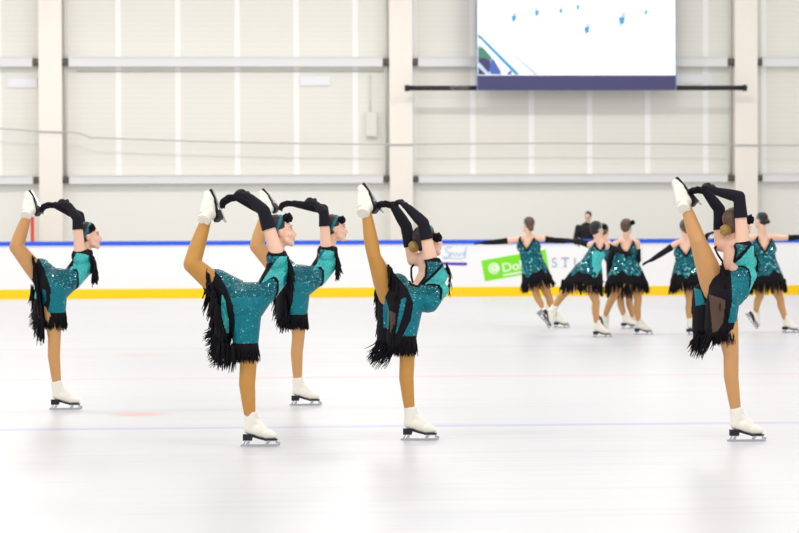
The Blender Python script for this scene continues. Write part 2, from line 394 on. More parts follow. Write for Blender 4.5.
def skater(S, label, group):
    px0, py0 = S['base']; base = on_ground(px0, py0); s = F / depth_of(base); vox = S.get('vox', .0065)
    Q = lambda p: Vector(((p[0] - px0) / s, p[2] if len(p) > 2 else 0.0, (py0 - p[1]) / s))
    PX = lambda C: np.stack([px0 + C[:, 0] * s, py0 - C[:, 2] * s], 1)
    a = math.radians(S.get('yaw', 0)); fwd = Vector((math.cos(a), math.sin(a), 0)); W = Vector((-math.sin(a), math.cos(a), 0))
    g = S.get('g', 1.0)
    # ---- body
    mb = MB(); legs = []
    tor = [(Q(p), p[3] * g) for p in S['torso']]
    mb.chain(tor, W, S.get('bk', [1.2, 1.35, 1.45, 1.5]))
    chest_top = tor[-1][0]
    hc = Q(S['head']); hf = Vector(S['hf']).normalized(); hu = Vector(S['hu']); hu = (hu - hf * hu.dot(hf)).normalized()
    mb.chain([(chest_top, .055), (chest_top.lerp(hc - hf * .03 - hu * .06, .5), .05), (hc - hf * .025 - hu * .06, .05)])
    head_shapes(mb, hc, hf, hu)
    for L in S['legs']:
        h, k, n = Q(L['hip']), Q(L['knee']), Q(L['ankle']); cb = Vector(L.get('calf', (-1, 0, 0))) * .014
        m = h.lerp(k, .5); c = k.lerp(n, .32) + cb
        R = L.get('r', (.09, .079, .057, .055, .036))
        pts = [(h, R[0] * g), (m, R[1] * g), (k, R[2] * g), (c, R[3] * g), (k.lerp(n, .65) + cb * .5, (R[3] * .5 + R[4] * .5) * g), (k.lerp(n, .9), R[4] * g), (n, .026 * g)]
        mb.chain(pts); legs += [(pts[i][0], pts[i + 1][0], pts[i][1], pts[i + 1][1]) for i in range(6)]
    armb = []
    for A in S['arms']:
        sh, el, wr = Q(A['sh']), Q(A['el']), Q(A['wr']); armb.append((sh, el, .055, .05))
        mb.cone(chest_top.lerp(sh, .35), sh, .055 * g, .05 * g)
        mb.chain([(sh, .051 * g), (sh.lerp(el, .5), .044 * g), (el, .037 * g), (el.lerp(wr, .35), .036 * g), (wr, .024 * g)])
        hand(mb, wr, A['hd'], A['hn'], core=True)
    me = remesh(mb, vox, 5); C = centers(me)
    leg = np.min([bone_dist(C, *b) for b in legs], axis=0)
    ex = [bone_dist(C, tor[i][0], tor[i + 1][0], tor[i][1] + .05, tor[i + 1][1] + .02) for i in range(1, len(tor) - 1)] + [bone_dist(C, *b) for b in armb]
    setmi(me, leg < np.min(ex, axis=0))
    root = person_root(me, label, [SKIN, S.get('tights', TIGHT)], base, -TH + math.radians(S.get('turn', 0)), group)
    if S.get('face', True): face_parts(root, hc, hf, hu)
    hb = S['hair']
    hair(root, hc, hf, hu, hb['m'], max(vox * .8, .006), hb['bun'], hb['r'], hb.get('bm'), Q(hb['flower']) if hb.get('flower') else None, hb.get('band', True))
    # ---- gloves
    for A in S['arms']:
        sh, el, wr = Q(A['sh']), Q(A['el']), Q(A['wr']); q = A.get('q', .55)
        gb = MB(); st = sh.lerp(el, q)
        gb.chain([(st, .0525 * g), (st.lerp(el, .6), .047 * g), (el, .0445 * g), (el.lerp(wr, .35), .043 * g), (wr, .031 * g)])
        hand(gb, wr, A['hd'], A['hn'], 1.12, A.get('curl', .6), A.get('th', 1))
        gm = remesh(gb, max(.006, vox * .85), 3)
        d = (el - st).normalized(); n = len(gm.vertices); c = np.empty(n * 3); gm.vertices.foreach_get('co', c); c = c.reshape(-1, 3)
        t = (c - np.array(st)) @ np.array(d); near = np.linalg.norm(c - np.array(st), axis=1) < .08
        c -= np.where(near & (t < 0), t, 0)[:, None] * np.array(d)
        gm.vertices.foreach_set('co', c.ravel()); gm.update()
        link('glove', gm, GLOVE, root)
    # ---- skates
    for L in S['legs']:
        b = L['boot']; add_boot(root, Q(L['ankle']), Q(L['knee']), b[0], b[1], vox, S.get('laces', True))
    # ---- dress
    D = S['dress']; mb = MB()
    for ch in D['chains']:
        w = W if ch.get('k') else None
        mb.chain([(Q(p), p[3] / s if p[3] > 1 else p[3]) for p in ch['p']], w, ch.get('k'))
    if 'skirt' in D:                                    # flared skirt from waist to hem
        k = D['skirt']; wt, hm = Q(k['w']), Q(k['h']); n = 36; V = []; Fc = []; NR = 7
        for i in range(NR):
            q = i / (NR - 1); c = wt.lerp(hm, q); e = q ** .8
            for j in range(n):
                ph = 2 * math.pi * j / n; wav = 1 + .05 * q * math.sin(5 * ph + S['seed'])
                rx = (k['rw'] + (k['rx'] - k['rw']) * e) * wav; ry = (k['rw'] * .8 + (k['ry'] - k['rw'] * .8) * e) * wav
                V.append(c + Vector((rx * math.cos(ph), ry * math.sin(ph), q * (k.get('tilt', 0) * math.cos(ph) + .012 * math.sin(6 * ph)))))
        for i in range(NR - 1):
            for j in range(n): j2 = (j + 1) % n; Fc.append((i * n + j, i * n + j2, (i + 1) * n + j2, (i + 1) * n + j))
        V.append(hm + Vector((0, 0, .07))); ci = len(V) - 1
        for j in range(n): Fc.append(((NR - 1) * n + j, (NR - 1) * n + (j + 1) % n, ci))
        Fc.append(tuple(range(n))); mb.add(V, Fc)
    dm = remesh(mb, vox, 4); C = centers(dm); P = PX(C); mi = np.zeros(len(C), int)
    mlist = [S.get('cloth', TEAL), BLACK, AQUA, TEALD, SHEER]
    for idx, poly in D.get('paint', []):
        mi[inpoly(P, poly)] = idx
    if 'skirt' in D:
        k = D['skirt']; q = (C[:, 2] - (Q(k['h']).z))
        ph = np.arctan2(C[:, 1] / k['ry'], (C[:, 0] - Q(k['h']).x) / k['rx'])
        bl = k.get('black', .1) + .03 * np.sin(4 * ph + S['seed']) + .02 * np.sin(9 * ph) + k.get('tilt', 0) * np.cos(ph)
        mi[q < bl] = 1
    cut = np.zeros(len(C), bool)
    for poly, side in D.get('cut', []):
        N = normals(dm); ok = (C[:, 1] < side) if side is not None else np.ones(len(C), bool)
        cut |= inpoly(P, poly) & ok
        mi[(seg_dist(P, poly) < D.get('trim', .016) * s) & ok & (mi != 4)] = 1
    if 'top' in D: cut |= inpoly(P, D['top'])
    setmi(dm, mi)
    if cut.any(): delete_faces(dm, cut)
    dr = link('dress', dm, mlist, root)
    if S.get('strap'):
        b = MB(); b.tube([Q(p) for p in S['strap']], .008, 6); b.build('strap', BLACK, dr, smooth=True)
    fr = Fringe(); cf = Fringe(); last = len(D.get('fr', [])) - 1
    for i, (pts, n, L0, L1, sw, r) in enumerate(D.get('fr', [])):
        (cf if i == last else fr).line([Q(p) for p in pts], n, L0 / s, L1 / s, (sw[0] / s, sw[1]), .013, r, D.get('jy', .02))
    for (c, rx, ry, n, L0, L1, sw) in D.get('rings', []):
        fr.ring(Q(c), rx / s, ry, n, L0 / s, L1 / s, (sw / s, 0))
    if 'skirt' in D:
        k = D['skirt']
        fr.ring(Q(k['h']) + Vector((0, 0, .035)), k['rx'], k['ry'], k.get('n', 230), k['L'][0] / s, k['L'][1] / s, (k.get('sw', 0) / s, 0), .016, .0075, .02, k.get('tilt', 0))
    if fr.mb.V: fr.build(dr)
    if cf.mb.V: cf.mb.build('chest_fringe', BLACK, dr, smooth=True)
    return root

FRONT = 'front row skaters holding a raised skate'
BACKG = 'skaters gliding in the far group'
def leg(hip, knee, ankle, toe, sole, **k):
    d = dict(hip=hip, knee=knee, ankle=ankle, boot=(toe, sole)); d.update(k); return d
def arm(sh, el, wr, hd, hn, **k):
    d = dict(sh=sh, el=el, wr=wr, hd=hd, hn=hn); d.update(k); return d

# ----------------------------------------------------- the five front skaters
B = dict(base=(260, 446.5), tights=TIGHTB, yaw=4, seed=1,
    torso=[(243, 306, 0, .10), (266, 292, 0, .07), (278.5, 273, 0, .082), (279, 257, 0, .062)],
    head=(281.5, 231.5, 0), hf=(1, .12, .12), hu=(-.12, 0, 1),
    hair=dict(m=HAIRD, bun=(-.085, 0, .075), r=.04, flower=(289, 218, -.03)),
    legs=[leg((243, 312, -.07), (249, 364, -.05), (251, 425.5, -.04), (1, 0, 0), (0, 0, -1), r=(.09, .082, .062, .06, .039)),
          leg((236, 302, .08), (193, 264, .0), (208.5, 213, .10), (-.36, .38, .85), (.45, .82, .35), calf=(-.3, 0, -.3), r=(.09, .08, .064, .06, .038))],
    arms=[arm((278, 251, -.135), (266, 211, -.12), (252, 198, -.05), (-.8, .25, .5), (-.5, .6, -.6), q=.55, curl=.9, th=-1),
          arm((276, 253, .14), (263, 209, .12), (237, 196.5, .16), (-1, .2, -.3), (-.1, -.5, -.8), curl=.75)],
    dress=dict(
        chains=[dict(p=[(246, 303, 0, 24), (266, 292.5, 0, 11.8), (278, 274, 0, 13), (279, 259, 0, 10.5)], k=[1.1, 1.3, 1.35, 1.5]),
                dict(p=[(246, 310, -.05, 17), (246.5, 346, -.05, 12.5)], k=[1.2, 1]),
                dict(p=[(238, 300, .05, 20), (216.5, 283, .06, 14.5)]),
                dict(p=[(227, 303, .02, 11), (223, 340, .02, 9)], k=[1.5, 1.4]), dict(p=[(278, 258, -.115, 10.5), (278, 258, .115, 10.5)]), dict(p=[(286, 266, -.04, 6.5), (286, 266, .04, 6.5)])], top=[(255, 230), (305, 230), (305, 252), (291, 250.5), (266, 247.5), (255, 247)],
        paint=[(3, [(215, 268), (240, 277), (262, 280), (280, 276), (282, 292), (270, 296), (226, 297)]),
               (3, [(260, 245), (287, 245), (276, 263), (262, 284)]),
               (2, [(262, 283), (276, 263), (284, 254), (291, 256), (289, 272), (285, 277), (284, 292), (277, 304), (270, 306), (277, 295), (278.5, 281), (275, 277)]),
               (1, [(262, 283.5), (275, 276), (279, 278), (280.5, 283), (279.5, 293), (272, 305), (277.5, 292), (278, 282), (275, 278.5), (268, 280)]),
               (1, [(266, 264), (276, 261.5), (262, 284), (260, 284)]),
               (1, [(260, 240), (300, 240), (300, 254), (290, 256.5), (270, 255.5), (267, 258), (266, 268), (260, 275)]),
               (1, [(288, 252), (300, 252), (300, 292), (289, 284), (287, 282), (289.5, 270)]),
               (1, [(190, 255), (206, 262), (222, 277), (229, 290), (235, 304), (237, 320), (234, 342.5), (262, 342.5), (262, 380), (190, 380)]),
               (2, [(223, 293), (227, 300), (230, 320), (230, 333), (224, 331), (222.5, 310)])],
        fr=[([(207, 266, -.02), (214, 286, -.04), (218, 300, -.09), (226, 330, -.1)], 110, 14, 30, (2, 0), .006),
            ([(204, 285, .12), (212, 300, .12), (218, 325, .1)], 70, 12, 26, (-3, 0), .005),
            ([(214, 333, .02), (222, 342, -.08), (236, 345, -.1)], 160, 14, 28, (-2, 0), .005),
            ([(213, 322, .05), (216, 340, .05), (222, 352, -.03)], 60, 6, 18, (-9, 0), .004),
            ([(288.5, 256, -.05), (291.5, 266, -.03), (290, 276, -.03)], 110, 10, 24, (2, 0), .0045)],
        rings=[((246, 341, -.05), 12.3, .092, 300, 17, 22, 0)], jy=.03))

A = dict(base=(67, 409.5), tights=TIGHT, yaw=2, seed=2,
    torso=[(53, 288, 0, .10), (72, 279, 0, .07), (83, 266, 0, .08), (85, 252, 0, .06)],
    head=(90, 236, 0), hf=(1, .1, .05), hu=(-.1, 0, 1),
    hair=dict(m=HAIRD, bun=(-.1, 0, -.02), r=.035, flower=(93, 228, -.05)),
    legs=[leg((54, 292, -.07), (55.5, 338, -.05), (58.3, 392.3, -.04), (1, 0, 0), (0, 0, -1)),
          leg((46, 284, .08), (17.5, 247, .0), (29, 209.5, .10), (-.46, .38, .78), (.45, .82, .35), calf=(-.3, 0, -.3), r=(.09, .08, .064, .06, .038))],
    arms=[arm((82, 250, -.13), (80, 219, -.12), (71, 206, -.05), (-.85, .3, .4), (-.2, .8, -.6), q=.66, curl=.9, th=-1),
          arm((83, 251, .13), (79, 216, .12), (54.5, 205, .15), (-1, .25, -.06), (-.1, -.5, -.8), curl=.75)],
    dress=dict(
        chains=[dict(p=[(56, 285, 0, 19), (72, 279.5, 0, 11), (83, 266, 0, 11.5), (84.5, 254, 0, 9.5)], k=[1.1, 1.3, 1.35, 1.5]),
                dict(p=[(55, 290, -.05, 14), (57, 316, -.05, 9.8)], k=[1.2, 1]),
                dict(p=[(50, 283, .05, 16), (40, 270, .06, 12)]),
                dict(p=[(45, 288, .02, 9), (40, 316, .02, 8)], k=[1.5, 1.4]), dict(p=[(82.5, 256, -.11, 9), (82.5, 256, .11, 9)]), dict(p=[(89.5, 264, -.05, 6.5), (89.5, 264, .05, 6.5)])], top=[(60, 230), (110, 230), (110, 254), (94, 251), (88, 248), (75, 246), (60, 246)],
        paint=[(3, [(35, 256), (56, 264), (74, 268), (80, 270), (81, 285), (76, 290), (55, 282)]),
               (3, [(70, 245), (82, 245), (79, 255), (76, 268), (70, 272)]),
               (2, [(72, 270), (77, 258), (82, 250), (92, 250), (93, 262), (90, 276), (86, 288), (80, 297), (75, 297), (80, 283), (80, 270)]),
               (1, [(74, 269), (79, 268.5), (81, 272), (81, 283), (76, 296), (86, 292), (88, 294), (74, 298.5), (79.5, 281), (79.5, 272)]),
               (1, [(70, 240), (100, 240), (100, 254), (92, 256), (88, 254), (79, 252.5), (77, 256), (75, 266), (70, 268)]),
               (1, [(91, 250), (105, 250), (105, 294), (89, 288), (92, 274), (93, 262)]),
               (1, [(20, 250), (36, 253), (43, 264), (51, 279), (54, 287), (53.5, 299), (50, 312), (67, 312), (67, 345), (20, 345)]),
               (2, [(34, 284), (38, 290), (38, 299), (34, 297)]),
               (4, [(38, 296), (43, 298), (43.5, 318), (40, 318)]),
               (3, [(45, 288), (49, 290), (49, 300), (45, 306)])],
        fr=[([(34, 255, -.02), (38, 270, -.06), (40, 285, -.1), (44, 312, -.1)], 100, 10, 24, (1, 0), .006),
            ([(31, 284, .1), (33, 295, .1), (37, 312, .08)], 70, 10, 24, (0, 0), .005),
            ([(36, 314, .02), (42, 322, -.06), (48, 318, -.1)], 90, 8, 24, (-1, 0), .005),
            ([(35, 305, .05), (37, 318, .05)], 40, 6, 16, (-5, 0), .004),
            ([(92.5, 254, -.05), (96, 262, -.03), (95.5, 270, -.04)], 170, 8, 19, (1, 0), .007)],
        rings=[((57, 311, -.05), 9.8, .09, 300, 13, 19, 0)], jy=.03))

Cc = dict(base=(306, 405.5), tights=TIGHT, yaw=2, seed=3,
    torso=[(299, 286, 0, .10), (317, 277, 0, .07), (327, 263, 0, .08), (330, 248, 0, .06)],
    head=(336, 228.5, 0), hf=(1, .1, .02), hu=(-.12, 0, 1),
    hair=dict(m=HAIRD, bun=(-.1, 0, -.02), r=.035, flower=(342.5, 220, -.04)),
    legs=[leg((298, 290, -.07), (299, 336, -.05), (298, 388.5, -.04), (1, 0, 0), (0, 0, -1)),
          leg((290, 282, .08), (257.5, 246, .0), (267.5, 208, .10), (-.58, .32, .72), (.45, .82, .35), calf=(-.3, 0, -.3), r=(.09, .08, .064, .06, .038))],
    arms=[arm((327, 245, -.13), (325, 213, -.12), (318, 205, -.05), (-.8, .3, .45), (-.2, .8, -.6), q=.58, curl=.9, th=-1),
          arm((328, 247, .13), (324, 209, .12), (294.5, 203.5, .15), (-1, .25, -.04), (-.1, -.5, -.8), curl=.75)],
    dress=dict(
        chains=[dict(p=[(298, 282, 0, 19.5), (317, 276.5, 0, 11), (327, 263, 0, 11.5), (329, 250, 0, 9.5)], k=[1.1, 1.3, 1.35, 1.5]),
                dict(p=[(298, 290, -.05, 13), (298.5, 317, -.05, 9.3)], k=[1.2, 1]),
                dict(p=[(294, 281, .05, 16), (284, 269, .06, 12)]),
                dict(p=[(287, 286, .02, 9), (284, 314, .02, 8)], k=[1.5, 1.4]), dict(p=[(327, 252, -.11, 9), (327, 252, .11, 9)]), dict(p=[(333, 261, -.05, 6.5), (333, 261, .05, 6.5)])], top=[(305, 225), (355, 225), (355, 250), (339, 247.5), (320, 242), (305, 242)],
        paint=[(3, [(280, 255), (300, 262), (318, 266), (324, 268), (325, 283), (320, 288), (296, 280)]),
               (3, [(312, 240), (327, 240), (323, 252), (320, 266), (312, 270)]),
               (2, [(314, 270), (322, 256), (328, 249), (337, 252), (337, 266), (334, 278), (327, 288), (320, 294), (317, 293), (324, 280), (323, 268)]),
               (1, [(316, 267), (322, 266.5), (325, 270), (325, 281), (319, 293), (330, 289), (331, 291), (316, 296), (323, 280), (323, 270)]),
               (1, [(312, 236), (345, 236), (345, 248), (338, 253), (334, 251), (322, 249), (319, 255), (318, 264), (313, 266)]),
               (1, [(336.5, 246), (350, 246), (350, 290), (333, 284), (336, 270)]),
               (1, [(262, 248), (278, 250), (287, 262), (293, 276), (295, 287), (294, 300), (290, 314), (312, 314), (312, 340), (262, 340)])],
        fr=[([(278, 252, -.02), (282, 268, -.06), (284, 283, -.1), (288, 310, -.1)], 100, 10, 24, (1, 0), .006),
            ([(276, 284, .1), (278, 300, .1), (281, 312, .08)], 70, 10, 22, (-2, 0), .005),
            ([(279, 310, .02), (284, 316, -.06), (291, 314, -.1)], 90, 8, 18, (-1, 0), .005),
            ([(336, 250, -.05), (339, 260, -.03), (338, 268, -.03)], 150, 7, 15, (0, 0), .007)],
        rings=[((298.5, 313, -.05), 9.4, .088, 300, 13, 17, 0)], jy=.03))

D = dict(base=(420, 440), tights=TIGHTB, yaw=26, seed=4, bk=[1.2, 1.4, 1.6, 1.6], strap=[(417, 261, .05), (412, 268, .08), (412, 276, .09), (414, 285, .09)],
    torso=[(404, 302, 0, .10), (422, 289, 0, .068), (431, 273, 0, .08), (427, 259, 0, .058)],
    head=(429, 241, .02), hf=(.93, .36, .1), hu=(-.1, 0, 1),
    hair=dict(m=HAIRD, bun=(-.115, .0, -.03), r=.042, bm=HAIRG, flower=(438, 237.5, -.06)),
    legs=[leg((405, 310, -.07), (407.5, 358, -.05), (410.5, 420, -.04), (1, 0, 0), (0, 0, -1)),
          leg((394, 304, .07), (375, 257, .0), (366.5, 206, .10), (-.5, .38, .8), (.45, .82, .35), calf=(-.2, 0, -.1), r=(.092, .084, .052, .055, .036))],
    arms=[arm((431, 257, -.12), (424, 223, -.12), (409.5, 208.5, -.07), (-.7, .25, .6), (-.6, .5, -.6), q=.52, curl=1.2, th=-1),
          arm((414.5, 260, .12), (407, 226, .12), (394, 205, .14), (-1, .2, .1), (-.1, -.5, -.8), q=.4, curl=.75)],
    dress=dict(
        chains=[dict(p=[(406, 301, 0, 21), (425, 291.5, 0, 13.5), (434, 275, 0, 13.5), (430, 263, 0, 10.5)], k=[1.1, 1.2, 1.2, 1.45]),
                dict(p=[(442, 290, -.02, 7), (428, 300, 0, 13)], k=[1.6, 1.2]),
                dict(p=[(408, 308, -.05, 15), (405.5, 338, -.05, 11)], k=[1.2, 1]),
                dict(p=[(402, 298, .03, 17), (398, 285, .05, 12)]),
                dict(p=[(388, 300, .08, 9), (386, 340, .06, 8.5)], k=[1.3, 1.4]),
                dict(p=[(400, 308, -.085, 11.5), (397, 340, -.06, 10)], k=[1.2, 1.2]), dict(p=[(433, 265, -.115, 10), (433, 272, -.08, 11)])], top=[(400, 240), (460, 240), (460, 258.5), (444, 258.5), (424, 256), (400, 256)],
        paint=[(3, [(396, 270), (412, 281), (424, 283), (440, 285), (443, 298), (436, 297), (407, 292)]),
               (3, [(424, 257), (443, 257), (446, 264), (432, 276), (424, 284), (420, 283)]),
               (2, [(424, 284), (434, 275), (441, 266), (446, 262), (454, 272), (452, 292), (444, 305), (441, 304), (443, 290), (439, 285)]),
               (1, [(424, 284.5), (431, 283), (440, 284.5), (443.5, 290), (442, 300), (440, 300), (440.5, 290), (438, 286)]),
               (1, [(420, 284), (428, 278), (443, 263), (445, 265), (433, 277), (424, 285)]),
               (1, [(422, 250), (447, 250), (448, 264), (443, 262.5), (426, 261)]),
               (1, [(446, 260), (460, 260), (460, 300), (446, 302), (450.5, 288), (450.5, 276)]),
               (1, [(370, 262), (388, 262), (398, 277), (408, 288), (414, 303), (411, 320), (403, 335.5), (420, 335.5), (420, 370), (370, 370)]),
               (0, [(402, 298), (407, 297), (404, 312), (398, 330), (396, 334), (398, 318)]),
               (0, [(383, 294), (387, 300), (390, 312), (389, 328), (384, 328)]),
               (4, [(390, 310), (396, 312), (395, 330), (391, 338)])],
        cut=[([(405, 255), (423, 255), (426, 265), (425, 276), (418, 285), (412, 283), (409, 275)], None)], trim=.016,
        fr=[([(389, 264, -.04), (398, 282, -.09), (397, 300, -.12), (402, 312, -.12)], 110, 10, 26, (-1, 0), .006),
            ([(377, 284, .12), (379, 300, .14), (381, 330, .14)], 90, 8, 20, (-1, 0), .005),
            ([(377, 340, .06), (384, 345, 0), (396, 345, -.06)], 120, 8, 24, (-9, 0), .004),
            ([(398, 300, -.12), (394, 320, -.12), (392, 335, -.12)], 60, 8, 20, (0, 0), .005),
            ([(447, 262, -.05), (451, 275, 0), (449, 288, 0)], 45, 5, 14, (-1, 0), .003)],
        rings=[((405.5, 335, -.05), 10.6, .09, 300, 14, 22, 0)], jy=.025))

E = dict(base=(746, 441), tights=TIGHT, yaw=28, seed=5, bk=[1.2, 1.35, 1.55, 1.6], strap=[(725, 241, .05), (716.5, 248, .1), (720, 255, .1), (726, 264, .08)],
    torso=[(722, 292, 0, .10), (734, 277, 0, .07), (736.5, 261, 0, .08), (733.5, 246, 0, .06)],
    head=(738.5, 224, .02), hf=(.9, .42, .05), hu=(-.08, 0, 1),
    hair=dict(m=HAIRB, bun=(-.115, .02, -.04), r=.042, bm=HAIRG, flower=(749, 219.5, -.05)),
    legs=[leg((724, 302, -.07), (730.5, 355, -.05), (736.5, 421, -.04), (1, 0, 0), (0, 0, -1)),
          leg((717, 290, .06), (699, 242, .0), (686, 200.5, .09), (-.6, .34, .74), (.47, .8, .36), calf=(-.2, 0, -.1), r=(.102, .088, .062, .058, .036))],
    arms=[arm((741, 242, -.12), (738, 197, -.12), (716.5, 191.5, -.06), (-.75, .2, .5), (-.5, .6, -.6), q=.54, curl=1.3, th=-1),
          arm((723, 245, .12), (722, 209, .14), (707.5, 190, .14), (-1, .2, -.02), (-.1, -.5, -.8), q=.42, curl=.75)],
    dress=dict(
        chains=[dict(p=[(728, 289, 0, 20), (740, 276, 0, 14), (743, 261, 0, 13), (740, 250, 0, 10.5)], k=[1.1, 1.2, 1.25, 1.45]),
                dict(p=[(748, 275, -.02, 8), (736, 290, 0, 13)], k=[1.6, 1.2]),
                dict(p=[(723, 298, -.065, 16), (724, 326, -.06, 11)], k=[1.2, 1.1]),
                dict(p=[(722, 288, .03, 15), (722, 275, .05, 10)]),
                dict(p=[(705, 292, .12, 9), (703, 330, .1, 8.5)], k=[1.3, 1.4]),
                dict(p=[(716, 302, -.05, 10), (714.5, 328, -.05, 10)], k=[1.2, 1.2]), dict(p=[(742, 249, -.115, 10.5), (742, 256, -.08, 11.5)])], top=[(705, 225), (770, 225), (770, 242), (752, 241.5), (732, 239), (705, 239)],
        paint=[(3, [(728, 263), (750, 266), (750, 280), (731, 276)]),
               (3, [(731, 240), (752, 240), (748, 248), (736, 260), (730, 264)]),
               (2, [(730, 264), (736, 259), (745, 246), (752, 244), (760, 255), (759, 280), (749, 291), (748.5, 276), (745, 267)]),
               (1, [(733, 266), (742, 265), (748, 269), (750, 277), (749, 288), (747.5, 288), (748, 277), (746, 270), (741, 267)]),
               (1, [(728, 262), (736, 256), (747, 243), (749, 246), (737, 260), (730, 266)]),
               (1, [(728, 236), (754, 236), (754, 246), (742, 244.5), (732, 243.5)]),
               (1, [(751, 243), (765, 240), (765, 292), (750, 295), (756.5, 275), (756, 257)]),
               (1, [(690, 255), (716, 245), (722, 260), (729.5, 270), (729.5, 300), (726, 322), (740, 322), (740, 360), (690, 360)]),
               (0, [(696, 288), (702, 290), (706, 304), (697, 306)]),
               (4, [(708, 294), (720, 298), (723, 300), (721, 322), (716, 330), (711, 332)])],
        cut=[([(714, 238), (730, 238), (733, 250), (732, 260), (728, 265), (722, 260), (716, 254)], None)], trim=.016,
        fr=[([(722, 262, -.08), (723, 278, -.11), (725, 292, -.12), (726, 306, -.12)], 120, 10, 26, (-1, 0), .006),
            ([(697, 290, .16), (698, 305, .16), (700, 330, .15)], 90, 10, 24, (0, 0), .006),
            ([(696, 332, .08), (704, 336, 0), (712, 330, -.06)], 120, 8, 24, (-6, 0), .005),
            ([(709, 296, -.05), (719, 300, -.1), (724, 302, -.12)], 70, 8, 26, (0, 0), .004),
            ([(754, 250, -.05), (757.5, 260, -.02), (756.5, 274, -.02)], 80, 5, 12, (-1, 0), .003)],
        rings=[((724, 322, -.05), 10.4, .088, 320, 14, 23, 0)], jy=.025))

skater(A, 'skater lifting a skate overhead beside the red post, at the far left', FRONT)
skater(B, 'front skater of the overlapping pair, raised skate nearer the left', FRONT)
skater(Cc, 'skater half hidden behind the front skater of the overlapping pair', FRONT)
skater(D, 'lone skater with golden bun, skate raised, beside the purple stripe', FRONT)
skater(E, 'skater with bare back and raised skate, overlapping the far skaters at right', FRONT)

# -------------------------------------------------- the far group of skaters
def bg(**k):
    k.setdefault('vox', .011); k.setdefault('cloth', TEALB); k.setdefault('laces', False); return k
DN = (0, 0, -1)
S1 = bg(base=(563, 327.5), yaw=97, seed=1, tights=TIGHT, face=True,
    torso=[(536, 274, 0, .10), (532, 258, 0, .08), (529, 246, 0, .085), (528.5, 237, 0, .055)],
    head=(528.5, 224.5, 0), hf=(-.55, .83, 0), hu=(.1, 0, 1), hair=dict(m=HAIRB, bun=(-.085, 0, -.06), r=.045),
    legs=[leg((532, 278, 0), (536, 293, -.05), (544.5, 310, -.1), (.68, .1, -.73), (-.6, -.55, -.58)),
          leg((541, 278, .03), (549, 297, 0), (557.5, 318, 0), (.85, -.5, 0), DN)],
    arms=[arm((518, 239.5, 0), (501, 241.3, -.02), (484.5, 242.5, -.03), (-1, 0, -.05), (0, -.3, -1), q=.62, curl=.15),
          arm((540, 238.5, 0), (557, 240.5, .03), (572, 240.6, .05), (.8, .1, -.35), (0, .2, -1), q=.3, curl=.5, th=-1)],
    dress=dict(chains=[dict(p=[(534, 268, 0, 10), (531.5, 257, 0, 8.2), (529, 247, 0, 7.4), (528, 240, 0, 6.2)], k=[1.2, 1.3, 1.5, 1.9])],
        skirt=dict(w=(532, 257), h=(537, 281), rw=.16, rx=.235, ry=.2, black=.14, L=(6, 12), tilt=.05, sw=2),
        top=[(500, 220), (560, 220), (560, 234), (530, 234), (500, 235.5)], trim=.03,
        cut=[([(519.5, 226), (534, 226), (533.5, 238), (526.5, 249), (521.5, 241)], .02)]))
S2 = bg(base=(599, 337), yaw=40, seed=2, tights=TIGHT,
    torso=[(584, 277, 0, .105), (591, 263, 0, .085), (597, 251, 0, .085), (599.5, 242, 0, .055)],
    head=(597.5, 229.5, 0), hf=(.8, .58, .05), hu=(-.05, 0, 1), hair=dict(m=HAIRD, bun=(-.08, 0, -.03), r=.04, flower=(604.5, 227, -.08)),
    legs=[leg((589, 281, -.06), (596, 302, -.06), (597, 327, -.04), (.97, -.2, 0), DN),
          leg((581, 280, .08), (566, 292, .08), (552, 311, .1), (.4, -.1, -.9), (-.9, .1, -.4))],
    arms=[arm((591, 245, 0), (580, 241.5, .15), (573.5, 241, .3), (-.8, .5, 0), (0, -.2, -1), q=.12, curl=.4),
          arm((605, 246, .06), (616, 249, .26), (626, 253, .46), (.9, .3, -.2), (.2, .8, -.2), q=.25, curl=.4, th=-1)],
    dress=dict(chains=[dict(p=[(586, 273, 0, 11.5), (591, 263, 0, 9), (597, 253, 0, 8.2), (598, 247, 0, 7)], k=[1.1, 1.15, 1.2, 1.4])],
        skirt=dict(w=(590, 262), h=(582, 284), rw=.16, rx=.29, ry=.25, black=.15, L=(7, 14), tilt=-.02),
        paint=[(2, [(592, 253), (601, 249), (606, 256), (602, 268), (596, 274), (592, 266)])],
        top=[(580, 220), (620, 220), (620, 241), (590, 241), (580, 243)], trim=.03,
        cut=[([(594, 236), (604, 236), (604, 245), (600, 250), (596, 246)], .05)]))
S3 = bg(base=(643, 334.5), yaw=75, seed=3, tights=TIGHT,
    torso=[(627, 277, 0, .105), (626, 263, 0, .08), (626.5, 250, 0, .085), (627, 240, 0, .055)],
    head=(627, 227, 0), hf=(.5, .86, 0), hu=(0, 0, 1), hair=dict(m=HAIRB, bun=(-.07, 0, .05), r=.035, flower=(632.5, 222.5, -.06)),
    legs=[leg((634, 280, -.02), (638, 299, -.04), (638.5, 324.5, 0), (.98, -.15, 0), DN),
          leg((621, 280, .02), (614, 296, 0), (605, 317, .1), (.55, -.1, -.83), (-.8, -.3, -.52))],
    arms=[arm((637, 243, 0), (638.5, 260, .02), (633, 272, .16), (-.7, .5, -.3), (-.5, .5, 0), q=.35, curl=.7),
          arm((616, 244, .02), (610, 260, .06), (610, 275, .12), (.2, .2, -1), (1, 0, 0), q=.35, curl=.5, th=-1)],
    dress=dict(chains=[dict(p=[(627, 271, 0, 11), (626, 262, 0, 9), (626.5, 252, 0, 8), (626.5, 244, 0, 6.5)], k=[1.1, 1.2, 1.3, 1.6])],
        skirt=dict(w=(626, 260), h=(627, 284), rw=.16, rx=.31, ry=.25, black=.15, L=(6, 13)),
        top=[(600, 225), (650, 225), (650, 239), (600, 239)], trim=.03,
        cut=[([(619, 232), (632.5, 232), (632, 243), (626, 254), (620.5, 246)], .02)]))
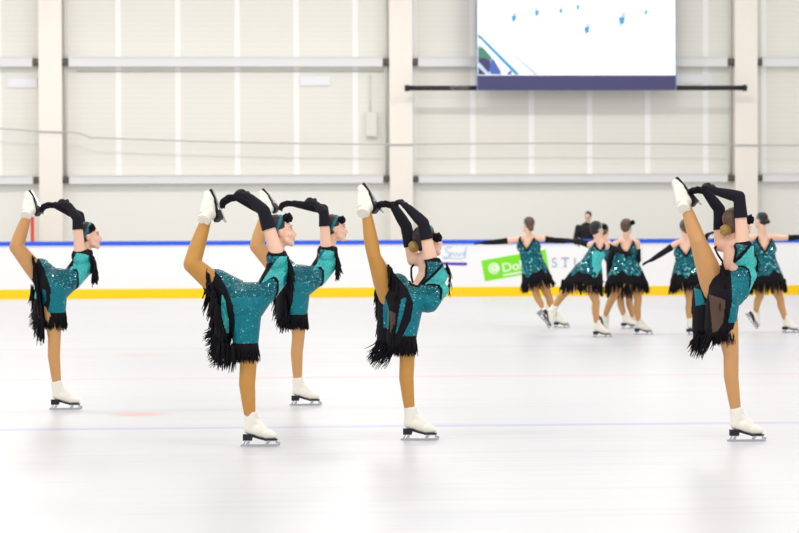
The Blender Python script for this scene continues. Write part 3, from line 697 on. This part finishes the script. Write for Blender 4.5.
S4 = bg(base=(636, 328.5), yaw=60, seed=4, tights=TIGHT, face=False,
    torso=[(622, 277, 0, .105), (616, 263, 0, .08), (610, 251, 0, .085), (607, 243, 0, .055)],
    head=(604, 231, 0), hf=(.3, .95, -.1), hu=(-.2, 0, 1), hair=dict(m=HAIRB, bun=(-.08, 0, -.04), r=.035),
    legs=[leg((618, 280, .0), (620.5, 298, 0), (625, 319, 0), (.9, -.3, 0), DN),
          leg((626, 280, .05), (629.5, 298, .05), (634, 319, .1), (.9, -.3, 0), DN)],
    arms=[arm((601, 248, .05), (596, 262, .15), (600, 274, .2), (.3, .2, -1), (1, 0, 0), q=.3, curl=.5),
          arm((615, 248, .05), (620, 261, .1), (616, 273, .2), (-.3, .3, -1), (-1, 0, 0), q=.3, curl=.5, th=-1)],
    dress=dict(chains=[dict(p=[(620, 271, 0, 10), (616, 262, 0, 8), (611, 253, 0, 7.5), (609, 248, 0, 6)], k=[1.1, 1.2, 1.3, 1.6])],
        skirt=dict(w=(616, 262), h=(623, 288), rw=.15, rx=.23, ry=.22, black=.09, L=(6, 14)), top=[(590, 225), (630, 225), (630, 244), (590, 244)]))
S5 = bg(base=(690.5, 334.5), yaw=90, seed=5, tights=TIGHT,
    torso=[(686, 277, 0, .10), (686, 263, 0, .08), (685.5, 251, 0, .085), (685.5, 241, 0, .055)],
    head=(685.5, 227.5, 0), hf=(-.1, 1, 0), hu=(0, 0, 1), hair=dict(m=HAIRB, bun=(-.08, 0, -.05), r=.035),
    legs=[leg((688.5, 280, 0), (690, 301, -.02), (690, 324.5, 0), (.55, .8, 0), DN),
          leg((682, 280, .02), (694, 297, .12), (704, 313, .25), (.6, .3, -.74), (-.75, -.2, -.6))],
    arms=[arm((676, 244, 0), (665.5, 251, -.02), (652, 259.5, -.04), (-.9, 0, -.42), (0, -.4, -1), q=.4, curl=.15),
          arm((695, 244, 0), (703, 244, .06), (707.5, 235, .0), (.75, -.1, .4), (-.5, 0, -.8), q=.4, curl=.9, th=-1)],
    dress=dict(chains=[dict(p=[(686, 270, 0, 9.8), (686, 262, 0, 8.2), (685.5, 253, 0, 7.6), (685.5, 246, 0, 6)], k=[1.2, 1.25, 1.4, 1.75])],
        skirt=dict(w=(686, 261), h=(685.5, 283), rw=.155, rx=.215, ry=.2, black=.12, L=(7, 14)),
        top=[(660, 225), (720, 225), (720, 240.5), (660, 240.5)], trim=.03,
        cut=[([(678.5, 234), (692.5, 234), (692, 244), (685.5, 255), (679, 246)], .02)]))
S6 = bg(base=(789, 332.5), yaw=92, seed=6, tights=TIGHT,
    torso=[(766, 276, 0, .105), (764.5, 261, 0, .085), (764, 247, 0, .088), (763.5, 237, 0, .055)],
    head=(761, 220.5, 0), hf=(-.75, .66, -.05), hu=(.1, 0, 1), hair=dict(m=HAIRD, bun=(-.12, 0, -.02), r=.04),
    legs=[leg((761, 280, 0), (759.5, 296, -.06), (755.5, 313, .02), (.55, -.2, -.8), (-.75, -.45, -.45)),
          leg((772, 280, .02), (780.5, 299, .02), (786.5, 322.5, 0), (.8, -.6, 0), DN)],
    arms=[arm((777.5, 237.5, 0), (789.5, 238, -.02), (804, 236.5, -.02), (1, 0, 0), (0, -.3, -1), q=.9, curl=.2, th=-1),
          arm((751, 238, 0), (738, 240, .06), (724, 238, .1), (-1, .1, 0), (0, -.3, -1), q=.5, curl=.3)],
    dress=dict(chains=[dict(p=[(766, 269, 0, 11.2), (764.5, 260, 0, 9.2), (764, 249, 0, 8.3), (763.5, 240, 0, 6.5)], k=[1.2, 1.25, 1.4, 1.8])],
        skirt=dict(w=(764.5, 258), h=(767, 283), rw=.165, rx=.275, ry=.24, black=.14, L=(7, 14), tilt=.02),
        top=[(740, 215), (790, 215), (790, 232), (740, 232)], trim=.03,
        cut=[([(757.5, 226), (771.5, 226), (771, 238), (764, 251), (758, 241)], .02)]))
skater(S1, 'skater with both arms spread wide in front of the green banner', BACKG)
skater(S2, 'dark haired skater leaning forward below the man in black, turquoise side panel showing', BACKG)
skater(S3, 'brown haired skater with black hair flower, right of the dark haired leaning skater', BACKG)
skater(S4, 'skater hidden behind the linked pair so that little but two legs shows', BACKG)
skater(S5, 'skater seen from behind, one gloved arm slanting down left, partly behind the raised leg', BACKG)
skater(S6, 'dark haired skater with low bun, seen from behind at the right edge', BACKG)

# ------------------------------------------------------------- rink setting
YB = on_ground(399.5, 297).y           # face of the boards
YW = 68.5                              # back wall
def wx(px, py, Y): return on_plane(px, py, Y)
ice = bpy.data.materials.new('ice'); ice.use_nodes = True
nt = ice.node_tree; N, L = nt.nodes, nt.links; b = N['Principled BSDF']
tc = N.new('ShaderNodeTexCoord'); sp = N.new('ShaderNodeSeparateXYZ'); L.new(tc.outputs['Object'], sp.inputs[0])
def mth(op, a, b_=None, c=None):
    n = N.new('ShaderNodeMath'); n.operation = op
    for i, v in enumerate((a, b_, c)):
        if v is None: continue
        if isinstance(v, (int, float)): n.inputs[i].default_value = v
        else: L.new(v, n.inputs[i])
    return n.outputs[0]
def noise(scale, vec, detail=3):
    mp = N.new('ShaderNodeMapping'); mp.inputs['Scale'].default_value = vec; L.new(tc.outputs['Object'], mp.inputs[0])
    n = N.new('ShaderNodeTexNoise'); n.inputs['Scale'].default_value = scale; n.inputs['Detail'].default_value = detail
    L.new(mp.outputs[0], n.inputs['Vector']); return n.outputs['Fac']
def mixc(f, a, c):
    m = N.new('ShaderNodeMix'); m.data_type = 'RGBA'; L.new(f, m.inputs[0])
    for i, v in ((6, a), (7, c)):
        if isinstance(v, tuple): m.inputs[i].default_value = v
        else: L.new(v, m.inputs[i])
    return m.outputs[2]
def band(y, w):
    d = mth('ABSOLUTE', mth('SUBTRACT', sp.outputs['Y'], y)); return mth('SMOOTH_MIN', mth('MAXIMUM', mth('MULTIPLY', mth('SUBTRACT', w, d), 14.0), 0.0), 1.0, .1)
col = mixc(noise(1.2, (.25, 1, 1)), lin((205, 206, 211)), lin((214, 214, 217)))
scr = mth('MULTIPLY', mth('GREATER_THAN', noise(5, (.05, 1.2, 1), 5), .58), .3)
col = mixc(scr, col, lin((190, 194, 208)))
wear = noise(2.2, (.2, 1, 1), 4)
def line(px, py, w, rgb, amt):
    global col
    y = on_ground(px, py).y
    f = mth('MULTIPLY', band(y, w), mth('MULTIPLY', mth('ADD', wear, .25), amt)); col = mixc(f, col, lin(rgb))
line(399.5, 426.2, .16, (150, 150, 215), .62)
line(399.5, 376.8, .16, (240, 150, 155), .50)
line(399.5, 347, .16, (165, 175, 215), .38)
line(399.5, 395, .05, (190, 198, 225), .3)
def spot(px, py, rx, ry, rgb, amt):
    global col
    p = on_ground(px, py); dx = mth('DIVIDE', mth('SUBTRACT', sp.outputs['X'], p.x), rx); dy = mth('DIVIDE', mth('SUBTRACT', sp.outputs['Y'], p.y), ry)
    d = mth('ADD', mth('MULTIPLY', dx, dx), mth('MULTIPLY', dy, dy)); f = mth('MULTIPLY', mth('MAXIMUM', mth('SUBTRACT', 1.0, d), 0.0), amt); col = mixc(f, col, lin(rgb))
spot(139, 414.5, .32, .34, (245, 150, 150), .6)
spot(136, 354.8, .34, .5, (245, 160, 160), .4)
spot(760, 349, .6, 1.0, (190, 200, 240), .25)
L.new(col, b.inputs['Base Color']); b.inputs['Roughness'].default_value = .32; b.inputs['Specular IOR Level'].default_value = .22
f = MB(); f.box(-15, 15, -4, YB + .2, -.12, 0); fl = f.build('floor', ice); tag(fl, kind='structure')
f = MB(); f.box(-22, 22, YB + .2, YW, -.12, .2); f2 = f.build('floor_back', mat('grey_concrete', (170, 168, 164), .8, noise=(3, .05))); tag(f2, kind='structure')

# boards
BWHITE = mat('board_white', (244, 244, 245), .35, noise=(1.2, .015)); BBLUE = mat('cap_blue', (38, 92, 226), .45); BYEL = mat('kick_yellow', (255, 210, 0), .5)
JOINT = mat('board_seam', (222, 222, 224), .5)
rb = bpy.data.objects.new('rink_boards', None); COL.objects.link(rb); rb.location = (0, YB, 0)
tag(rb, 'long white rink boards with blue top rail and yellow kick strip', 'barrier')
f = MB(); f.box(-15, 15, 0, .12, 0, 1.19)
for i in range(-6, 7): f.box(i * 2.44 + .5, i * 2.44 + .515, -.003, .001, .23, 1.18, 1)
f.build('board_panel', [BWHITE, JOINT], rb)
f = MB(); f.box(-15, 15, -.02, .15, 1.18, 1.275); f.build('cap_rail', BBLUE, rb)
f = MB(); f.box(-15, 15, -.015, .01, 0, .215); f.build('kick_plate', BYEL, rb)
def flat(name, polys, mats, parent, dy, th=.004):
    """printed flat shapes on the boards; polys = (pixel outline, material index)"""
    m = MB(); Y = YB + dy
    for poly, i in polys:
        P = [wx(x, y, Y) for x, y in poly]; n = len(P)
        V = [(p.x, dy, p.z) for p in P] + [(p.x, dy + th, p.z) for p in P]
        m.add(V, [tuple(range(n)), tuple(reversed(range(n, 2 * n)))] + [(k, k + n, (k + 1) % n + n, (k + 1) % n) for k in range(n)], i)
    return m.build(name, mats, parent)
GREEN = mat('banner_green', (126, 226, 30), .5); PWHITE = mat('print_white', (238, 250, 228), .5); LILAC = mat('letter_grey_blue', (160, 172, 200), .5)
PURP = mat('stripe_purple', (92, 48, 178), .5); SCRB = mat('script_pale_blue', (176, 204, 236), .5)
bn = flat('advert_banner', [([(481.3, 260.6), (545.5, 249.4), (549, 270), (485, 281.2)], 0)], GREEN, rb, -.006)
def text(name, body, px, py, h, m, parent, dy, rot=0, serif=False, wscale=1.0):
    cu = bpy.data.curves.new(name, 'FONT'); cu.body = body; cu.extrude = .002; cu.size = 1; cu.offset = .012 if not serif else 0
    o = bpy.data.objects.new(name, cu); COL.objects.link(o)
    dg = bpy.context.evaluated_depsgraph_get(); me = bpy.data.meshes.new_from_object(o.evaluated_get(dg)); bpy.data.objects.remove(o)
    p = wx(px, py, YB + dy); sc = h / 44.7 / .70
    me.transform(Matrix.Translation((p.x, dy, p.z)) @ Matrix.Rotation(rot, 4, 'Y') @ Matrix.Rotation(math.pi / 2, 4, 'X') @ Matrix.Diagonal((sc * wscale, sc, sc * .3, 1)))
    me.materials.clear(); return link(name, me, m, parent, smooth=False)
SL = -.172
text('lettering', 'Dob', 502.5, 272.2, 8.6, PWHITE, bn, -.009, SL, wscale=1.12)
flat('lettering', [([(503, 274.6), (536, 268.8), (536.3, 270.4), (503.3, 276.2)], 0)], PWHITE, bn, -.009)
circ = lambda x, y, r, n=22: [(x + r * math.cos(2 * math.pi * i / n), y + r * math.sin(2 * math.pi * i / n)) for i in range(n)]
lg = flat('round_emblem', [(circ(494, 268.4, 5.6), 0)], PWHITE, bn, -.009)
f = MB(); p = wx(494, 268.4, YB - .011)
f.tube([(p.x + .085 * math.cos(a), -.011, p.z + .085 * math.sin(a)) for a in [i * math.pi / 9 for i in range(4, 17)]], .008, 5); f.tube([(p.x - .03, -.011, p.z - .03), (p.x, -.011, p.z + .03), (p.x + .05, -.011, p.z + .01)], .008, 5)
f.build('emblem_mark', GREEN, lg)
wd = text('wordmark', 'S T I', 551.3, 267.3, 9.6, LILAC, rb, -.005, 0, True)
flat('serif', [([(561, 257.5), (568.5, 257.3), (568.5, 258.3), (561, 258.5)], 0), ([(563, 266.3), (567, 266.2), (567, 267), (563, 267.1)], 0)], LILAC, wd, -.006)
flat('purple_stripe', [([(434, 262), (466, 262.6), (467.5, 263.6), (467, 265.2), (465.5, 265.6), (434, 264.8)], 0)], PURP, rb, -.005)
f = MB()
def scrib(pts, r=.014):
    P = [wx(x, y, YB - .004) for x, y in pts]; f.tube([(p.x, -.004, p.z) for p in P], r, 5)
scrib([(452, 247), (448, 246.5), (445, 249), (447, 251.5), (450, 253), (449, 256), (445, 257.5), (442.5, 256)])
scrib([(449, 257), (453, 252), (455, 256), (457, 252), (459, 256), (462, 252), (464, 255), (466, 247), (465, 257)])
scrib([(444, 259), (452, 258), (460, 259), (466, 257.5)], .008)
f.build('script_lettering', SCRB, rb)

# wall with vertical panel joints, columns, rails
WALL = bpy.data.materials.new('wall_cladding'); WALL.use_nodes = True
nt = WALL.node_tree; N, L = nt.nodes, nt.links; b = N['Principled BSDF']
tc = N.new('ShaderNodeTexCoord'); sp = N.new('ShaderNodeSeparateXYZ'); L.new(tc.outputs['Object'], sp.inputs[0])
wv = mth('SINE', mth('MULTIPLY', sp.outputs['Z'], 52.0)); f1 = mth('MULTIPLY', mth('GREATER_THAN', wv, .8), .28)
col = mixc(noise(.5, (1, 1, 1)), lin((233, 231, 223)), lin((239, 237, 229)))
col = mixc(f1, col, lin((223, 221, 213))); L.new(col, b.inputs['Base Color']); b.inputs['Roughness'].default_value = .6
WLOW = mat('lower_wall_panel', (243, 242, 237), .6, noise=(.6, .02)); JO = mat('panel_joint_white', (251, 250, 247), .5)
zl = wx(399.5, 181, YW).z
f = MB(); f.box(-24, 24, YW, YW + .2, zl, 9.5, 0); f.box(-24, 24, YW - .03, YW + .2, .2, zl, 1)
jx = [wx(118.5, 100, YW).x + k * (wx(178, 100, YW).x - wx(118.5, 100, YW).x) for k in range(-9, 20)]
for x in jx: f.box(x - .065, x + .065, YW - .012, YW + .05, zl, 9.5, 2)
tag(f.build('wall_back', [WALL, WLOW, JO]), kind='structure')
COLM = mat('column_cream', (246, 240, 231), .5, noise=(2, .02)); RAIL = mat('rail_grey_white', (230, 231, 232), .5); LINEG = mat('grey_edge', (216, 216, 213), .5); DARK = mat('dark_bracket', (104, 97, 92), .6)
cols = [(-298, 'cream'), (50.5, 'cream'), (401, 'cream'), (746, 'cream'), (1090, 'cream')]
cl = {1: '', 2: 'cream steel column on the back wall between the wide bay and the screen', 3: 'cream steel column on the back wall right of the screen, at the end of the black bar'}
cl[1] = 'cream steel column rising beside the red post at the left'
cx = {}
for i, (px, _) in enumerate(cols):
    x = wx(px, 120, YW - .3).x; cx[i] = x
    if i not in cl: continue
    hw = .27
    o = bpy.data.objects.new('steel_column', None); COL.objects.link(o); o.location = (x, YW - .05, .2); tag(o, cl[i], 'column', 'steel columns of the back wall')
    f = MB(); f.box(-hw, hw, -.3, -.27, 0, 9); f.build('front_flange', COLM, o)
    f = MB(); f.box(-.03, .03, -.27, -.0, 0, 9); f.build('web', COLM, o)
    f = MB(); f.box(-hw, hw, -.01, .02, 0, 9); f.build('rear_flange', COLM, o)
    f = MB(); f.box(-hw - .03, hw + .03, -.32, .02, 0, .04); f.build('base_plate', COLM, o)
    xp = hw + .07 if i == 1 else -hw - .06
    f = MB(); f.tube([(x + xp, YW - .09, zl + .1), (x + xp, YW - .09, 9)], .03, 8)
    t = f.build('wall_pipe', LINEG, smooth=True); tag(t, {1: 'thin grey vertical pipe right of the column by the red post', 2: 'thin grey vertical pipe left of the column between bay and screen', 3: 'thin grey vertical pipe left of the column right of the screen'}[i], 'pipe', 'thin wall pipes')
where = {0: 'in the bay at the far left edge', 1: 'in the wide bay left of the screen', 2: 'in the bay with the screen', 3: 'in the bay at the far right edge'}
for row, (py, word) in enumerate(((62, 'upper'), (179, 'lower'))):
    for i in range(4):
        x0, x1 = cx[i] + .3, cx[i + 1] - .3; pc = (399.5, py - .0); z = wx(399.5, py - .5, YW - .2).z
        o = bpy.data.objects.new('wall_rail', None); COL.objects.link(o); o.location = ((x0 + x1) / 2, YW, z); h = .105 if row == 0 else .09; w = (x1 - x0) / 2
        tag(o, word + ' horizontal grey white rail ' + where[i], 'rail', 'horizontal wall rails')
        f = MB(); f.box(-w + .12, w - .12, -.2, -.012 if row == 0 else -.032, -h, h); f.build('rail_beam', RAIL, o)
        f = MB(); f.box(-w + .12, w - .12, -.215, -.2, h - .018, h + .01); f.box(-w + .12, w - .12, -.215, -.2, -h - .016, -h + .012); f.build('rail_lip', mat('rail_lip_grey', (224, 224, 224), .5), o)
        for s_ in (-1, 1):
            f = MB(); f.box(s_ * (w - .03) - .075, s_ * (w - .03) + .075, -.18, -.034, -h * .9, h * .7); f.box(s_ * w - .06, s_ * w + .06, -.24, -.2, -h * .5, h * .6); f.build('bracket', [DARK], o)

def hang(name, label, cat, grp=None):
    o = bpy.data.objects.new(name, None); COL.objects.link(o); return tag(o, label, cat, grp)
# cable along the wall
f = MB(); P = [(-60, 126), (0, 128.5), (40, 131.5), (72, 132.2), (82, 134), (90, 137.5), (130, 139), (200, 141.5), (300, 143.5), (400, 144.5), (480, 143.6), (560, 143.2), (650, 143.8), (740, 145), (860, 146)]
f.tube([wx(x, y, YW - .38) for x, y in P], .016, 6)
tag(f.build('cable', mat('cable_grey', (190, 190, 187), .6), smooth=True), 'long thin grey cable sagging across the back wall', 'cable')
f = MB(); f.tube([(cx[1] + .6, YW - .03, wx(0, 71.5, YW).z), (cx[2] - .4, YW - .03, wx(0, 71.5, YW).z)], .014, 6)
tag(f.build('conduit_pipe', LINEG, smooth=True), 'thin horizontal conduit under the upper rail of the wide bay', 'pipe')
SIGN = mat('sign_white', (240, 241, 246), .5)
for px, py, w_, lab in ((22, 83, .34, 'small white plate under the rail at the far left'), (315, 81, .36, 'small white plate under the rail in the wide bay'), (694, 79, .45, 'small white plate between the screen and the right column')):
    p = wx(px, py, YW - .02); f = MB(); f.box(-w_, w_, -.02, .005, -.11, .11); f.box(-w_ + .03, w_ - .03, -.024, -.02, -.085, .085)
    o = f.build('wall_plate', SIGN, loc=(p.x, YW - .013, p.z)); tag(o, lab, 'sign', 'small white wall plates')
p = wx(371, 124, YW); jb = hang('junction_box', 'pale grey junction box with thin conduit on the wall left of the middle column', 'electrical box'); jb.location = (p.x, YW - .012, p.z)
JB = mat('box_pale_grey', (228, 227, 220), .5)
f = MB(); f.box(-.13, .13, -.12, 0, -.3, .28); f.build('box_body', JB, jb)
f = MB(); f.box(-.11, .11, -.13, -.12, -.27, .25); f.build('box_lid', JB, jb)
f = MB(); f.tube([(-.02, -.05, .28), (-.02, -.05, 1.15)], .016, 6); f.build('conduit', LINEG, jb, smooth=True)
p = wx(32.3, 218, YW - .8); o = hang('red_post', 'short red post behind the boards at the left, beside the cream column', 'post'); o.location = (p.x, YW - .8, .2)
RED = mat('post_red', (222, 66, 56), .5)
f = MB(); f.tube([(0, 0, .02), (0, 0, p.z - .2)], .042, 10); f.ell((0, 0, p.z - .2), (Vector((1, 0, 0)), Vector((0, 1, 0)), Vector((0, 0, 1))), (.046, .046, .03)); f.build('post', RED, o, smooth=True)
f = MB(); f.tube([(0, 0, 0), (0, 0, .03)], .14, 16); f.build('base_plate', RED, o)

# big screen
YS = YW - .75
a, c = wx(477.5, 75, YS), wx(675.5, 75, YS); x0, x1 = a.x, c.x; zi = wx(576, 75, YS).z; zb = wx(576, 90, YS).z; zt = zi + (x1 - x0) * .5625
sc_ = hang('video_screen', 'large white video screen hanging high on the back wall', 'screen'); sc_.location = ((x0 + x1) / 2, YS, zb); hw = (x1 - x0) / 2
f = MB(); f.box(-hw, hw, .03, .2, 0, zt - zb + .1); f.build('housing', mat('screen_casing', (88, 84, 122), .5), sc_)
f = MB(); f.box(-hw, hw, -.02, .03, 0, zi - zb - .01); f.build('lower_border', mat('screen_border_violet', (72, 70, 114), .5), sc_)
f = MB(); f.box(-hw - .02, -hw, -.02, .05, 0, zt - zb + .1); f.box(hw, hw + .02, -.02, .05, 0, zt - zb + .1); f.box(-hw, hw, -.02, .05, zt - zb + .02, zt - zb + .1); f.build('side_border', mat('screen_edge', (120, 150, 190), .5), sc_)
EM = [emit('picture_white', (255, 255, 255), 1.15), emit('picture_blue', (92, 170, 214)), emit('picture_deep_blue', (96, 120, 196)), emit('picture_green', (96, 150, 128)), emit('picture_mauve', (92, 84, 122)), emit('picture_pale', (206, 226, 246))]
m = MB(); m.box(-hw, hw, .0, .03, zi - zb - .01, zt - zb + .02, 0)
lay = [0.0]
def pic(poly, i):
    lay[0] -= .0004; Y = YS + lay[0] - .002
    P = [wx(x, y, Y) for x, y in poly]; n = len(P); m.add([(q.x - sc_.location.x, lay[0] - .002, q.z - zb) for q in P], [tuple(range(n))], i)
pic([(478, 45), (484, 44), (492, 52), (501, 60), (511, 74.6), (478, 74.6)], 5)
pic([(478.2, 47), (484, 48), (488, 52), (492, 57), (490, 62), (478.2, 58)], 3)
pic([(478.2, 58), (485, 58), (490, 61), (491, 67), (489, 73), (486, 70), (478.2, 62)], 4)
pic([(491, 60), (496, 58), (500, 63), (501, 70), (500, 74.6), (491, 74), (489.5, 70)], 2)
pic([(478.2, 63), (480, 63), (488.5, 73), (486, 74.6)], 5); pic([(478.2, 67), (486, 74.6), (478.2, 74.6)], 4)
pic([(478.2, 34.5), (480, 35), (519, 73.5), (518.5, 74.8), (515, 74.8), (496, 55), (478.2, 37.5)], 1); pic([(480, 38.5), (514, 74.6), (503, 74.6), (494, 60), (480, 44)], 0)
pic([(508, 72), (511, 70.5), (512, 74.6), (507, 74.6)], 2); pic([(502, 58), (505, 59), (505, 62), (502, 61)], 1)
pic([(505, 47), (513, 53.5), (538, 73.6), (538, 74.8), (534, 74.8), (512, 54)], 5)
for x, y, h, t in ((514, 17.5, 9, 1), (537, 12.5, 8, -1), (561, 10.5, 6, 0), (578, 7, 6, -.5), (587, 29, 10, 1.5), (622, 19.5, 12, 2), (646, 12, 6, .5)):
    h *= 1.2; w_ = h * .17; i = 1
    pic([(x - w_ + t, y - h * .45), (x + w_ + t, y - h * .5), (x + w_ * .9, y), (x - w_, y)], 5); pic([(x - w_ * 1.4, y - h * .12), (x + w_ * 1.3, y - h * .2), (x + w_ * .8, y + h * .3), (x - w_ * .9, y + h * .3)], 1); pic([(x - w_, y + h * .3), (x + w_ * .2, y + h * .3), (x - w_ * .2, y + h * .55), (x - w_ * 1.0, y + h * .55)], 5)
m.build('picture', EM, sc_)
BAR = mat('bar_black', (34, 32, 38), .5)
l, r = wx(407, 88, YS), wx(745, 88, YS); zr = l.z - zb
for q0, q1, nm in ((l.x, x0 - .02, 0), (x1 + .02, r.x, 1)):
    f = MB(); f.tube([(q0 - sc_.location.x, .04, zr), (q1 - sc_.location.x, .04, zr)], .058, 10); bo = f.build('support_bar', BAR, sc_, smooth=True)
    e = q0 if nm == 0 else q1; f = MB(); f.tube([(e - .05 - sc_.location.x, .04, zr), (e + .05 - sc_.location.x, .04, zr)], .075, 12); f.build('end_cap', BAR, bo, smooth=True)
    if nm == 0:
        f = MB(); xs = wx(450, 88, YS).x - sc_.location.x
        for k in range(5): f.box(xs + k * .09, xs + k * .09 + .085, -.012, -.004, zr - .03, zr + .035, k % 3)
        f.build('sticker', [mat('sticker_pale', (176, 190, 196), .5), mat('sticker_pink', (206, 150, 160), .5), mat('sticker_teal', (110, 170, 178), .5)], bo)

# the man behind the boards
def man():
    Y = YB + 1.5; g = wx(587, 213, Y); s = F / depth_of(g); bx = g.x
    px0 = 587; pz = lambda py: EYE + (224.2 - py) / s - .2
    Q = lambda x, y, d=0: Vector(((x - px0) / s, d, pz(y)))
    W = Vector((1, 0, 0)); vox = .012; H = .86
    mb = MB(); hd = Q(588, 216.8); zc = Q(0, 225).z; hip = H
    mb.chain([((0, 0, hip), .12), ((0, 0, (hip + zc) / 2), .12), ((0, 0, zc - .12), .13), ((0, 0, zc - .03), .09)], W, [1.3, 1.25, 1.4, 1.6])
    mb.chain([((0, 0, zc), .07), (hd + Vector((0, .02, -.07)), .062)]); f_, u_ = Vector((-.35, -.85, -.45)).normalized(), Vector((0, -.3, 1)); u_ = (u_ - f_ * u_.dot(f_)).normalized(); head_shapes(mb, hd, f_, u_)
    arms = []
    for sx in (-1, 1):
        sh, el, wr = Vector((sx * .2, 0, zc - .06)), Vector((sx * .27, -.02, zc - .34)), Vector((sx * .2, -.2, zc - .5)); arms.append((sh, el, wr, sx))
        mb.chain([(sh, .06), (el, .045), (wr, .032)]); hand(mb, wr, (-sx * .3, -1, -.1), (0, 0, -1), 1.1, .5, sx)
        mb.chain([((sx * .1, 0, hip), .09), ((sx * .11, -.01, .48), .062), ((sx * .11, .02, .1), .045), ((sx * .11, -.12, .045), .035)])
    root = person_root(remesh(mb, vox, 4), 'man in black sweater standing behind the boards', [SKIN], Vector((bx, g.y, .2)), -TH)
    face_parts(root, hd, f_, u_); hair(root, hd, f_, u_, mat('dark_grey_hair', (66, 62, 64), .6), vox, (-.05, 0, .03), .03, band=False)
    d = MB(); d.chain([((0, 0, hip - .02), .135), ((0, 0, (hip + zc) / 2), .135), ((0, 0, zc - .12), .145), ((0, 0, zc - .035), .1)], W, [1.3, 1.25, 1.4, 1.6]); d.chain([((0, 0, zc - .03), .085), ((0, 0, zc + .01), .078)])
    for sh, el, wr, sx in arms: d.chain([(sh, .075), (el, .058), (wr, .046)])
    link('sweater', remesh(d, vox, 4), mat('black_knit', (24, 24, 30), .8), root)
    d = MB()
    for sx in (-1, 1): d.chain([((sx * .09, 0, hip), .11), ((sx * .11, -.01, .48), .082), ((sx * .11, .02, .1), .07)])
    link('trousers', remesh(d, vox, 4), mat('dark_trousers', (40, 42, 52), .8), root)
    for sx in (-1, 1):
        d = MB(); d.chain([((sx * .11, .04, .06), .052), ((sx * .115, -.08, .05), .048), ((sx * .12, -.17, .045), .038)]); sm = remesh(d, vox, 3); n = len(sm.vertices); c = np.empty(n * 3); sm.vertices.foreach_get('co', c); c[2::3] = np.maximum(c[2::3], 0); sm.vertices.foreach_set('co', c); sm.update(); link('shoe', sm, SOLE, root)
man()

# -------------------------------------------------------------------- light
w = bpy.data.worlds.new('hall_light'); SC.world = w; w.use_nodes = True
bgn = w.node_tree.nodes['Background']; bgn.inputs[0].default_value = (1, .985, .96, 1); bgn.inputs[1].default_value = WORLD = .8
for y in (5, 17, 29, 41, 52, 62):
    for x in (-10, -3.4, 3.4, 10):
        ld = bpy.data.lights.new('ceiling_lamp', 'AREA'); ld.shape = 'RECTANGLE'; ld.size = 2.4; ld.size_y = .7; ld.energy = 170; ld.color = (1, .97, .92)
        lo = bpy.data.objects.new('ceiling_lamp', ld); COL.objects.link(lo); lo.location = (x, y, 9)
vs = SC.view_settings; vs.view_transform = 'Standard'; vs.look = 'None'; vs.gamma = 1; vs.exposure = 0.1; vs.use_curve_mapping = False
